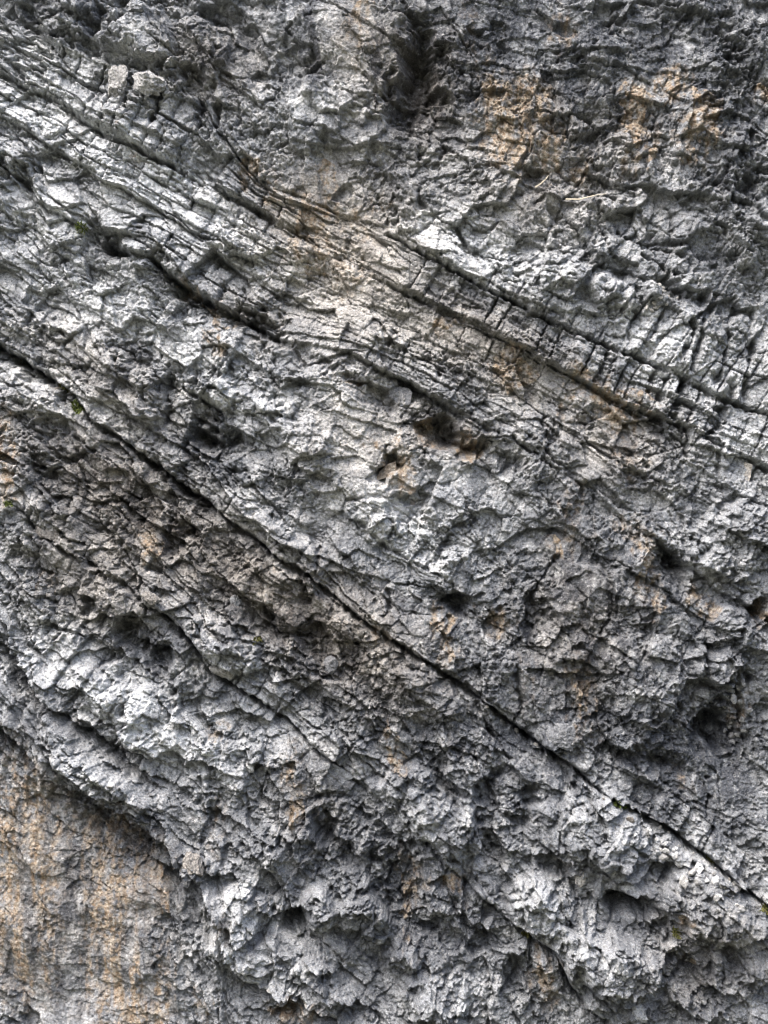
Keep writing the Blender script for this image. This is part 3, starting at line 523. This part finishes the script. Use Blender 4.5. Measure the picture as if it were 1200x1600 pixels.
def rock_material():
    m, nt, b = new_mat('limestone')
    at = nt.nodes.new('ShaderNodeAttribute'); at.attribute_name = 'rock_mask'
    sep = nt.nodes.new('ShaderNodeSeparateColor'); nt.links.new(at.outputs['Color'], sep.inputs[0])
    och, drk, pal, wrm = sep.outputs[0], sep.outputs[1], sep.outputs[2], at.outputs['Alpha']
    geo = nt.nodes.new('ShaderNodeNewGeometry'); co = geo.outputs['Position']
    base = mixc(nt, wrm, (.24, .256, .272), (.27, .252, .225))
    base = mixc(nt, pal, base, mixc(nt, wrm, (.58, .61, .63), (.57, .555, .515)))
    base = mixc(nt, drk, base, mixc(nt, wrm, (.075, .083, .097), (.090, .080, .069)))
    ochc = mixc(nt, noise_ramp(nt, co, 5.0, .35, .7), (.27, .212, .145), (.25, .168, .10))
    ochc = mixc(nt, noise_ramp(nt, co, 14.0, .42, .66), ochc, (.38, .345, .285))
    base = mixc(nt, och, base, ochc)
    base = mixc(nt, noise_ramp(nt, co, 22.0, .42, .66, 6, .7), base, mixc(nt, 1.0, base, (.50, .49, .48), 'MULTIPLY'))
    base = mixc(nt, noise_ramp(nt, co, 48.0, .55, .66, 3, .6), base, mixc(nt, 1.0, base, (.45, .44, .43), 'MULTIPLY'))
    base = mixc(nt, noise_ramp(nt, co, 9.0, .58, .72, 5, .7), base, mixc(nt, .45, base, (.62, .63, .62)))
    sp = nt.nodes.new('ShaderNodeMath'); sp.operation = 'MULTIPLY'; sp.inputs[1].default_value = .45
    nt.links.new(noise_ramp(nt, co, 60.0, .64, .70, 2), sp.inputs[0])
    base = mixc(nt, sp.outputs[0], base, (.60, .60, .57))
    nt.links.new(base, b.inputs['Base Color'])
    n = nt.nodes.new('ShaderNodeTexNoise'); n.inputs['Scale'].default_value = 30; n.inputs['Detail'].default_value = 8; n.inputs['Roughness'].default_value = .8
    nt.links.new(co, n.inputs['Vector'])
    bp = nt.nodes.new('ShaderNodeBump'); bp.inputs['Strength'].default_value = .85; bp.inputs['Distance'].default_value = .05
    nt.links.new(n.outputs[0], bp.inputs['Height'])
    vo = nt.nodes.new('ShaderNodeTexVoronoi'); vo.inputs['Scale'].default_value = 17
    nt.links.new(co, vo.inputs['Vector'])
    b2 = nt.nodes.new('ShaderNodeBump'); b2.inputs['Strength'].default_value = .75; b2.inputs['Distance'].default_value = .045
    nt.links.new(vo.outputs['Distance'], b2.inputs['Height']); nt.links.new(bp.outputs[0], b2.inputs['Normal'])
    nt.links.new(b2.outputs[0], b.inputs['Normal'])
    return m
ROCK = rock_material()

def simple_mat(name, c1, c2, scale):
    m, nt, b = new_mat(name)
    geo = nt.nodes.new('ShaderNodeNewGeometry')
    nt.links.new(mixc(nt, noise_ramp(nt, geo.outputs['Position'], scale, .35, .68), c1, c2), b.inputs['Base Color'])
    return m

# ------------------------------------------------------------------ ground and cliff
def mesh_obj(name, verts, faces, mat, parent=None):
    me = bpy.data.meshes.new(name); me.from_pydata(verts, [], faces); me.update()
    if mat: me.materials.append(mat)
    o = bpy.data.objects.new(name, me); COL.objects.link(o)
    if parent: o.parent = parent
    return o
gm = simple_mat('scree_ground', (.20, .19, .17), (.10, .12, .055), 1.3)
g = mesh_obj('ground', [(-400, -400, 0), (400, -400, 0), (400, 3, 0), (-400, 3, 0)], [(0, 1, 2, 3)], gm)
g['kind'] = 'structure'

# bed of every cell of the sheet
Xc = (X[:-1, :-1] + X[1:, 1:]) / 2; Yc = (Y[:-1, :-1] + Y[1:, 1:]) / 2
def mid(a): return (a[:-1, :-1] + a[1:, 1:]) / 2
dc = {k: mid(LD[k]) for k in ORDER}
wob = mid(WX - X) * .6
def right_of(pts):
    p = np.array(sorted((y, x) for x, y in pts), float)
    return (Xc + wob) > np.interp(Yc, p[:, 0], p[:, 1])
BEDS = {}
bed = np.zeros(Xc.shape, np.int32)
def setbed(i, mask, name, label):
    bed[mask] = i; BEDS[i] = (name, label)
above_a = dc['a'] < 0
gully = right_of([(392, -700), (395, 0), (410, 90), (425, 180), (455, 250), (500, 320), (520, 340)])
recess = right_of([(690, -700), (690, 0), (686, 80), (690, 150), (640, 200), (618, 215), (615, 380)])
belt = Yc + mid(WY - Y) - np.interp(Xc, [600, 690, 800, 900, 1000, 1060, 1120, 1200, 1800], [95, 105, 110, 128, 135, 150, 165, 190, 300])
topd = dc['top']
setbed(1, above_a, 'rock_mass', 'knobbly grey rock capping the pale beds in the upper left corner')
setbed(2, above_a & gully, 'buttress', 'smooth rounded buttress with a dark shaded recess at its side')
setbed(3, above_a & recess, 'rock_band', 'dark blue-grey band of splintered rock across the upper right')
setbed(4, above_a & recess & (belt > 0), 'rock_band', 'rust-stained band of upright flakes under the dark splintered band')
setbed(5, above_a & recess & (topd > 0), 'rock_bed', 'pale pitted bed above the long straight crack on the right')
ab = (dc['a'] >= 0) & (dc['b'] < 0)
setbed(6, ab, 'rock_bed', 'jointed grey wall under the two perched boulders')
setbed(7, ab & (Xc > 560 + wob), 'rock_bed', 'band of narrow upright columns under the long straight crack')
bc = (dc['b'] >= 0) & (dc['c'] < 0)
setbed(8, bc, 'rock_bed', 'thick pale finely layered bed in the upper left')
setbed(9, bc & (Xc + .45 * (Yc - 480) > 500 + wob), 'rock_bed', 'cream-washed bed above the rusty oval hollow')
setbed(10, bc & (Xc + .3 * (Yc - 650) > 850 + wob), 'rock_bed', 'ochre-patched blocky bed below the columns on the right')
cd = (dc['c'] >= 0) & (dc['d'] < 0)
setbed(11, cd, 'rock_bed', 'pitted pale bed with a deep round hole above the main diagonal crack')
setbed(12, cd & (Xc - .6 * (Yc - 700) > 470 + wob), 'rock_bed', 'pale washed rock around the brown wedge stone')
setbed(13, cd & (Xc - .2 * (Yc - 900) > 815 + wob), 'rock_bed', 'dark grey craggy rock with a rubble gully on the right')
de = (dc['d'] >= 0) & (dc['e'] < 0)
setbed(14, de, 'rock_bed', 'brownish rough bed right under the main diagonal crack')
setbed(15, de & (Xc + .5 * (Yc - 1250) > 800 + wob), 'rock_bed', 'bulging knobbly rock with a dark hole in the lower right')
ef = (dc['e'] >= 0) & (dc['f'] < 0)
setbed(16, ef, 'rock_bed', 'bright white bulging bed in the lower left')
setbed(17, ef & (Xc + .3 * (Yc - 1300) > 470 + wob), 'rock_bed', 'grey lumpy rock running down to the lower edge')
setbed(18, (dc['f'] >= 0) & (dc['g'] < 0), 'rock_bed', 'pale rounded rib overhanging the ochre wall')
setbed(19, dc['g'] >= 0, 'rock_wall', 'ochre and grey streaked smooth wall at the lower left')

blk = BLOCK[:-1, :-1]
root = bpy.data.objects.new('cliff', None); COL.objects.link(root)
root['label'] = 'grey limestone cliff of slanting beds with dark cracks and ochre stains'
root['category'] = 'cliff'
VID = np.arange(NY * NX).reshape(NY, NX)
quads = np.stack([VID[:-1, :-1], VID[1:, :-1], VID[1:, 1:], VID[:-1, 1:]], -1).reshape(-1, 4)
PV = P.reshape(-1, 3)
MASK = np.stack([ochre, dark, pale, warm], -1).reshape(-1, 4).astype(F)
def sheet(name, sel, parent):
    q = quads[sel]
    vid, inv = np.unique(q, return_inverse=True)
    me = bpy.data.meshes.new(name)
    nv, nf = len(vid), len(q)
    me.vertices.add(nv); me.vertices.foreach_set('co', PV[vid].astype(F).ravel())
    me.loops.add(nf * 4); me.loops.foreach_set('vertex_index', inv.astype(np.int32).ravel())
    me.polygons.add(nf); me.polygons.foreach_set('loop_start', np.arange(0, nf * 4, 4, dtype=np.int32))
    me.update(calc_edges=True)
    ca = me.color_attributes.new('rock_mask', 'FLOAT_COLOR', 'POINT')
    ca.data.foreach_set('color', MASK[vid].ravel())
    me.materials.append(ROCK)
    o = bpy.data.objects.new(name, me); COL.objects.link(o); o.parent = parent
    return o
bedf, blkf = bed.ravel(), blk.ravel().copy()
key = bedf.astype(np.int64) * 100000 + blkf
_, inv, cnt = np.unique(key, return_inverse=True, return_counts=True)
blkf[cnt[inv] < 90] = 0                      # slivers stay with the bed they lie in
key = bedf.astype(np.int64) * 100000 + blkf
bed_obj = {}
for i, (nm, lb) in BEDS.items():
    sel = np.nonzero((bedf == i) & (blkf == 0))[0]
    if len(sel):
        o = sheet(nm, sel, root); o['label'] = lb; bed_obj[i] = o
idx = np.nonzero(blkf > 0)[0]
idx = idx[np.argsort(key[idx], kind='stable')]
nb = 0
for grp in np.split(idx, np.nonzero(np.diff(key[idx]))[0] + 1):
    sheet('rock_block', grp, bed_obj[int(bedf[grp[0]])]); nb += 1
print('blocks', nb, 'quads', len(quads))

# ------------------------------------------------------------------ loose stones
from mathutils import noise as mnoise
import bmesh
ICO = {}
def stone_mesh(name, size, seed, masks, level=3, planes=11, rough=.06):
    """an angular lump: a ball cut by random planes, then roughened; size = half extents"""
    if level not in ICO:
        bm = bmesh.new(); bmesh.ops.create_icosphere(bm, subdivisions=level, radius=1)
        me = bpy.data.meshes.new('ball'); bm.to_mesh(me); bm.free()
        co = np.zeros(len(me.vertices) * 3, F); me.vertices.foreach_get('co', co)
        ICO[level] = (me, co.reshape(-1, 3))
    ball, u = ICO[level]
    rs = np.random.RandomState(seed)
    n = rs.randn(planes, 3); n /= np.linalg.norm(n, axis=1)[:, None]
    d = .5 + .36 * rs.rand(planes)
    c = u @ n.T
    r = np.minimum(1.0, np.where(c > .15, d / np.maximum(c, .15), 9).min(1))
    p = u * r[:, None]
    q = p * 2.2 + seed
    r = 1 + rough * 1.6 * fbm(q[:, 0] + q[:, 2] * .6, q[:, 1] - q[:, 2] * .7, 4, seed + 3, .65) + rough * .7 * facets(q[:, 0] * 1.6 + q[:, 2], q[:, 1] * 1.6 - q[:, 2] * .8, seed + 9)
    p = p * r[:, None] * np.array(size)
    me = ball.copy(); me.name = name
    me.vertices.foreach_set('co', p.astype(F).ravel()); me.update()
    ca = me.color_attributes.new('rock_mask', 'FLOAT_COLOR', 'POINT')
    v = np.tile(np.array(masks, F), (len(p), 1))
    v[:, 1:3] = np.clip(v[:, 1:3] + .5 * fbm(q[:, 0] * 1.5, q[:, 1] * 1.5 + q[:, 2], 3, seed)[:, None], 0, 1)
    ca.data.foreach_set('color', v.ravel())
    me.materials.append(ROCK)
    return me
def stone(name, px, py, w, h, turn, masks, seed, label, depth=None, sink=.35, level=5, planes=11, group=None, rough=.13, mesh=None, cat='rock', tilt=(0, 0)):
    """w, h: width and height in plan units"""
    rx, rz = w / 2 * UNIT, h / 2 * UNIT
    ry = (depth or (w + h) / 2.6) / 2 * UNIT
    me = mesh or stone_mesh(name, (rx, ry, rz), seed, masks, level, planes, rough)
    o = bpy.data.objects.new(name, me); COL.objects.link(o)
    p = surface(px, py); q = [surface(px + a_ * w * .3, py + b_ * h * .3) for a_ in (-1, 0, 1) for b_ in (-1, 0, 1)]
    y = sorted(v.y for v in q)[4]
    o.location = (p.x, y - ry * (1 - 2 * sink), p.z)
    o.rotation_euler = (R(tilt[0]), R(turn), R(tilt[1]))
    o['label'] = label; o['category'] = cat
    if group: o['group'] = group
    return o
#        ochre dark pale warm
PALE_M, GREY_M, DARK_M = (0, 0, .9, .2), (0, .2, .2, .2), (0, .8, 0, .3)
stone('boulder', 187, 137, 46, 56, 8, (0, 0, .3, .5), 3, 'rounded pale boulder perched on the ledge, nearer the photo edge of the two', 46, .2, planes=8)
stone('boulder', 237, 142, 56, 50, 12, (0, 0, .3, .4), 8, 'square-edged boulder with a shaded side perched beside the rounded one', 50, .2, planes=7)
stone('boulder', 304, 1347, 42, 42, 0, (.1, .2, .15, .7), 12, 'round pale boulder lodged on the rib above the ochre wall', 36, .3, planes=14)
stone('stone', 391, 1199, 21, 21, 0, (0, 0, .8, .2), 14, 'small round white stone stuck on the bright bulging bed', 20, .25, level=3, planes=16)
def slab(name, outline, thick, front, masks, seed, label, skew=(0, 0), rough=.05, cat='rock'):
    """an angular stone: outline in plan units, extruded towards the viewer, edges broken"""
    cx_ = sum(p_[0] for p_ in outline) / len(outline); cy_ = sum(p_[1] for p_ in outline) / len(outline)
    base = surface(cx_, cy_, front)
    rs = np.random.RandomState(seed)
    bm = bmesh.new()
    ring = [[], []]
    for k_, (dz_, sh) in enumerate(((0.0, .9), (-thick, 1.06))):
        for (x_, y_) in outline:
            ux = cx_ + (x_ - cx_) * sh; uy = cy_ + (y_ - cy_) * sh
            wx_, wz_ = to_wall(ux, uy); bx_, bz_ = to_wall(cx_, cy_)
            dd = (dz_ + (skew[0] * (x_ - cx_) + skew[1] * (y_ - cy_)) * (k_ == 0)) * UNIT
            ring[k_].append(bm.verts.new((wx_ - bx_, -dd, wz_ - bz_ - .24 * dd)))
    n_ = len(outline)
    bm.faces.new(ring[0]); bm.faces.new(ring[1][::-1])
    for k_ in range(n_):
        bm.faces.new((ring[0][k_], ring[1][k_], ring[1][(k_ + 1) % n_], ring[0][(k_ + 1) % n_]))
    bmesh.ops.triangulate(bm, faces=bm.faces[:])
    bmesh.ops.subdivide_edges(bm, edges=bm.edges[:], cuts=5, use_grid_fill=True)
    bm.normal_update()
    for v in bm.verts:
        v.co += v.normal * (rough * .35 * mnoise.fractal(v.co * 9 + Vector((seed, 0, 0)), .8, 2.0, 4)) 
    bmesh.ops.recalc_face_normals(bm, faces=bm.faces[:])
    me = bpy.data.meshes.new(name); bm.to_mesh(me); bm.free()
    ca = me.color_attributes.new('rock_mask', 'FLOAT_COLOR', 'POINT')
    ca.data.foreach_set('color', np.tile(np.array(masks, F), len(me.vertices)))
    me.materials.append(ROCK)
    o = bpy.data.objects.new(name, me); COL.objects.link(o); o.location = base
    o['label'] = label; o['category'] = cat
    return o
slab('stone', [(584, 754), (592, 736), (606, 724), (620, 718), (621, 734), (613, 744), (600, 748)], 40, 4, (.3, .75, 0, 1), 21, 'smooth brown wedge-shaped stone in the niche at the middle of the wall', (.25, .2), .02)
slab('stone', [(1160, 748), (1166, 720), (1179, 724), (1177, 742), (1172, 757)], 30, 3, (.22, 0, .8, .9), 24, 'cream yellow upright block beside a dark slot near the right edge', (.1, 0))
stone('stone', 907, 1367, 20, 34, 8, (.1, 0, 1, .7), 27, 'bright cream splinter standing below the bulging rock', 16, .3, level=3, planes=6)
stone('stone', 936, 1386, 18, 46, 6, (0, .45, .1, 0), 28, 'slender blue-grey slab standing beside the cream splinter', 16, .3, level=3, planes=7)
slab('stone', [(506, 1196), (520, 1192), (546, 1206), (556, 1216), (540, 1222), (518, 1216)], 30, 5, (0, .4, .25, 0), 31, 'flat grey slab tilted along the lower crack', (.2, -.2), .03)
stone('stone', 344, 1049, 40, 22, 36, (0, .1, .45, .5), 33, 'brick-like slab lying in the lower crack', 24, .3, planes=6)
stone('stone', 78, 836, 52, 24, 36, (0, .35, .15, .8), 35, 'long brownish slab bridging the lower crack at the left edge', 26, .35, planes=7)
stone('stone', 242, 935, 34, 24, 30, (0, .3, .1, .8), 37, 'blunt brownish knob above the dark overhang', 26, .3, planes=9)
stone('stone', 97, 945, 12, 20, 20, DARK_M, 38, 'upright dark stone left of the dark overhang', 12, .3, level=3, planes=7)
stone('stone', 80, 963, 16, 10, -40, DARK_M, 39, 'small dark stone leaning below the upright dark stone', 9, .3, level=3, planes=7)
stone('stone', 367, 940, 20, 24, 10, (0, .4, .2, .1), 41, 'grey rounded stone in the rough hollow under the main crack', 18, .3, level=3, planes=10)
stone('stone', 515, 1040, 26, 30, 10, (0, .6, .1, .2), 43, 'dark rounded block in the shaded hollow under the main crack', 20, .3, level=3, planes=9)
stone('boulder', 996, 1580, 30, 28, 0, (0, .1, .5, .1), 45, 'grey cobble at the foot of the big bulge', 24, .3, level=3, planes=9)
stone('stone', 425, 1543, 18, 13, -10, (0, 0, .9, .5), 47, 'white pebble on the lip above the rusty hollow', 12, .25, level=3, planes=12)
stone('stone', 845, 1147, 22, 26, 0, (0, .5, .2, 0), 48, 'blocky grey stone below the main crack near the dark slabs', 18, .3, level=3, planes=8)
stone('boulder', 882, 1152, 52, 40, 10, (0, .6, .15, .1), 49, 'dark angular slab with a pale rim above the main crack', 20, .45, planes=7)
slab('stone', [(608, 618), (616, 600), (640, 604), (646, 612), (642, 632), (626, 636)], 30, -3, (0, .62, 0, .1), 51, 'flat grey plate with a clean face under the blocky lip', (.15, .3), .03)

def rubble(n, seed, path, spread_, size, masks, label, group, cat='stone'):
    rs = np.random.RandomState(seed)
    meshes = [stone_mesh('rubble_stone', (1, .7 + .3 * rs.rand(), .6 + .4 * rs.rand()), seed * 10 + k, m_, 2, 8, .1) for k in range(4) for m_ in masks]
    for k in range(n):
        t = rs.rand() * (len(path) - 1); i_ = int(t); f_ = t - i_
        px = path[i_][0] * (1 - f_) + path[i_ + 1][0] * f_ + rs.randn() * spread_[0]
        py = path[i_][1] * (1 - f_) + path[i_ + 1][1] * f_ + rs.randn() * spread_[1]
        sz = size[0] + (size[1] - size[0]) * rs.rand() ** 2
        o = bpy.data.objects.new('rubble_stone', meshes[rs.randint(len(meshes))]); COL.objects.link(o)
        r_ = sz / 2 * UNIT
        o.scale = (r_ * (1 + .5 * rs.rand()), r_, r_)
        o.rotation_euler = (rs.rand() * .8, rs.rand() * 6.28, rs.rand() * .8)
        o.location = surface(px, py, sz * .18)
        o['label'] = label; o['category'] = cat; o['group'] = group
rubble(34, 61, [(1000, 1290), (1040, 1330), (1075, 1352), (1115, 1372), (1145, 1400)], (14, 8), (7, 18), [(0, 0, .9, .4), (0, 0, .6, .6)], 'small pale rubble stone lying along the lower end of the main crack', 'rubble along the main crack')
rubble(26, 62, [(1150, 1060), (1150, 1095), (1165, 1130), (1172, 1180)], (10, 10), (7, 17), [(0, .3, .3, .3), (0, .1, .5, .4)], 'small grey stone packed in the dark gully on the right', 'stones in the gully')
rubble(16, 63, [(60, 905), (80, 930), (100, 955)], (10, 9), (6, 13), [(0, .6, .1, .2), (0, .3, .2, .5)], 'small dark chip under the hollow at the left edge', 'chips under the small hollow')
rubble(14, 64, [(1030, 425), (1040, 470), (1020, 478)], (14, 8), (6, 13), [(.1, .1, .6, .6)], 'small pale chip around the pair of holes above the bright jointed bed', 'chips around the pair of holes')

dpath = [(x_, y_ + 7) for x_, y_ in L['d'] if y_ > 540]
rubble(46, 65, dpath, (3, 3), (5, 12), [(0, .3, .3, .6), (0, .1, .5, .5), (.1, .5, 0, .9)], 'little stone chip lodged in the long main diagonal crack', 'chips lodged in the main crack')

# ------------------------------------------------------------------ plants and twigs
def leaf_mat(name, c1, c2):
    m = simple_mat(name, c1, c2, 30.0); return m
GREEN = leaf_mat('tuft_green', (.05, .075, .018), (.10, .115, .03))
OLIVE = leaf_mat('tuft_olive', (.055, .065, .02), (.11, .10, .035))
STRAW = leaf_mat('straw', (.50, .46, .36), (.38, .34, .26))
def tuft(px, py, w, h, turn, mat, n, seed, label, length=.10):
    rs = np.random.RandomState(seed)
    p0 = surface(px, py)
    o = bpy.data.objects.new('grass_tuft', None)
    vs, fs = [], []
    for k in range(n):
        a_, r_ = rs.rand() * 6.283, math.sqrt(rs.rand())
        u, v = math.cos(a_) * r_ * w / 2, math.sin(a_) * r_ * h / 2
        c, s_ = math.cos(R(turn)), math.sin(R(turn))
        root_ = surface(px + u * c - v * s_, py + u * s_ + v * c, -1.0) - p0
        if abs(root_.y) > .25: root_.y *= .3
        d = Vector((rs.randn() * .55, -1.0 - .2 * rs.rand(), .35 + rs.randn() * .5)).normalized()
        ln = length * (.5 + .8 * rs.rand())
        side = d.cross(Vector((rs.randn(), rs.randn(), rs.randn()))).normalized() * (.008 + .008 * rs.rand())
        droop = Vector((0, 0, -ln * (.1 + .4 * rs.rand())))
        b0 = len(vs)
        vs += [root_ - side, root_ + side, root_ + d * ln * .55 + side * .8, root_ + d * ln * .55 - side * .8, root_ + d * ln + droop]
        fs += [(b0, b0 + 1, b0 + 2, b0 + 3), (b0 + 3, b0 + 2, b0 + 4)]
    o = mesh_obj('grass_tuft', [tuple(v) for v in vs], fs, mat)
    o.location = p0
    o['label'] = label; o['category'] = 'plant'; o['group'] = 'green tufts growing in the cracks'
    return o
tuft(127, 357, 17, 15, 30, GREEN, 150, 1, 'bright green tuft above the dark hole in the pale bed')
tuft(120, 637, 13, 26, -38, GREEN, 150, 2, 'mossy green tuft in the main crack near its upper end')
tuft(98, 605, 24, 10, 30, OLIVE, 110, 3, 'thin olive tuft a little higher up the main crack')
tuft(15, 788, 14, 8, 20, GREEN, 70, 4, 'small green tuft in the lower crack at the left edge')
tuft(967, 1258, 26, 11, 30, GREEN, 150, 5, 'green tuft under the overhanging slab on the lower right main crack')
tuft(1116, 1350, 15, 9, 30, OLIVE, 80, 6, 'little olive tuft beside the pale rubble')
tuft(1191, 1417, 20, 10, 25, OLIVE, 110, 7, 'olive tuft at the lower end of the main crack by the right edge')
tuft(823, 1464, 12, 16, -30, OLIVE, 90, 8, 'olive tuft in the dark crack near the lower edge')
tuft(1053, 1454, 12, 11, 0, OLIVE, 70, 9, 'faint olive tuft beside the dark hole in the bulging rock')
tuft(403, 1001, 14, 11, 20, OLIVE, 70, 10, 'dark olive tuft in the rough hollow under the main crack')
def twig(pts, r0_, label):
    vs, fs = [], []
    P_ = [surface(x_, y_, l_) for x_, y_, l_ in pts]
    o0 = P_[0].copy()
    for k, p_ in enumerate(P_):
        d = (P_[min(k + 1, len(P_) - 1)] - P_[max(k - 1, 0)]).normalized()
        a_ = d.cross(Vector((0, 1, .2))).normalized(); b_ = d.cross(a_)
        rr = r0_ * (1 - .7 * k / (len(P_) - 1))
        for q in range(6):
            vs.append(tuple(p_ - o0 + a_ * math.cos(q * math.pi / 3) * rr + b_ * math.sin(q * math.pi / 3) * rr))
    for k in range(len(P_) - 1):
        for q in range(6):
            fs.append((k * 6 + q, k * 6 + (q + 1) % 6, k * 6 + 6 + (q + 1) % 6, k * 6 + 6 + q))
    fs += [tuple(range(6)), tuple(range(len(vs) - 6, len(vs)))]
    o = mesh_obj('twig', vs, fs, STRAW); o.location = o0
    o['label'] = label; o['category'] = 'twig'
twig([(836, 293, 3), (845, 287, 6), (853, 280, 7), (858, 272, 4)], .016, 'short pale dry twig curving out of the rock under the ochre flakes')
twig([(884, 311, 3), (905, 311, 5), (928, 308, 6), (948, 303, 4)], .014, 'long pale dry twig lying level on the small ledge')
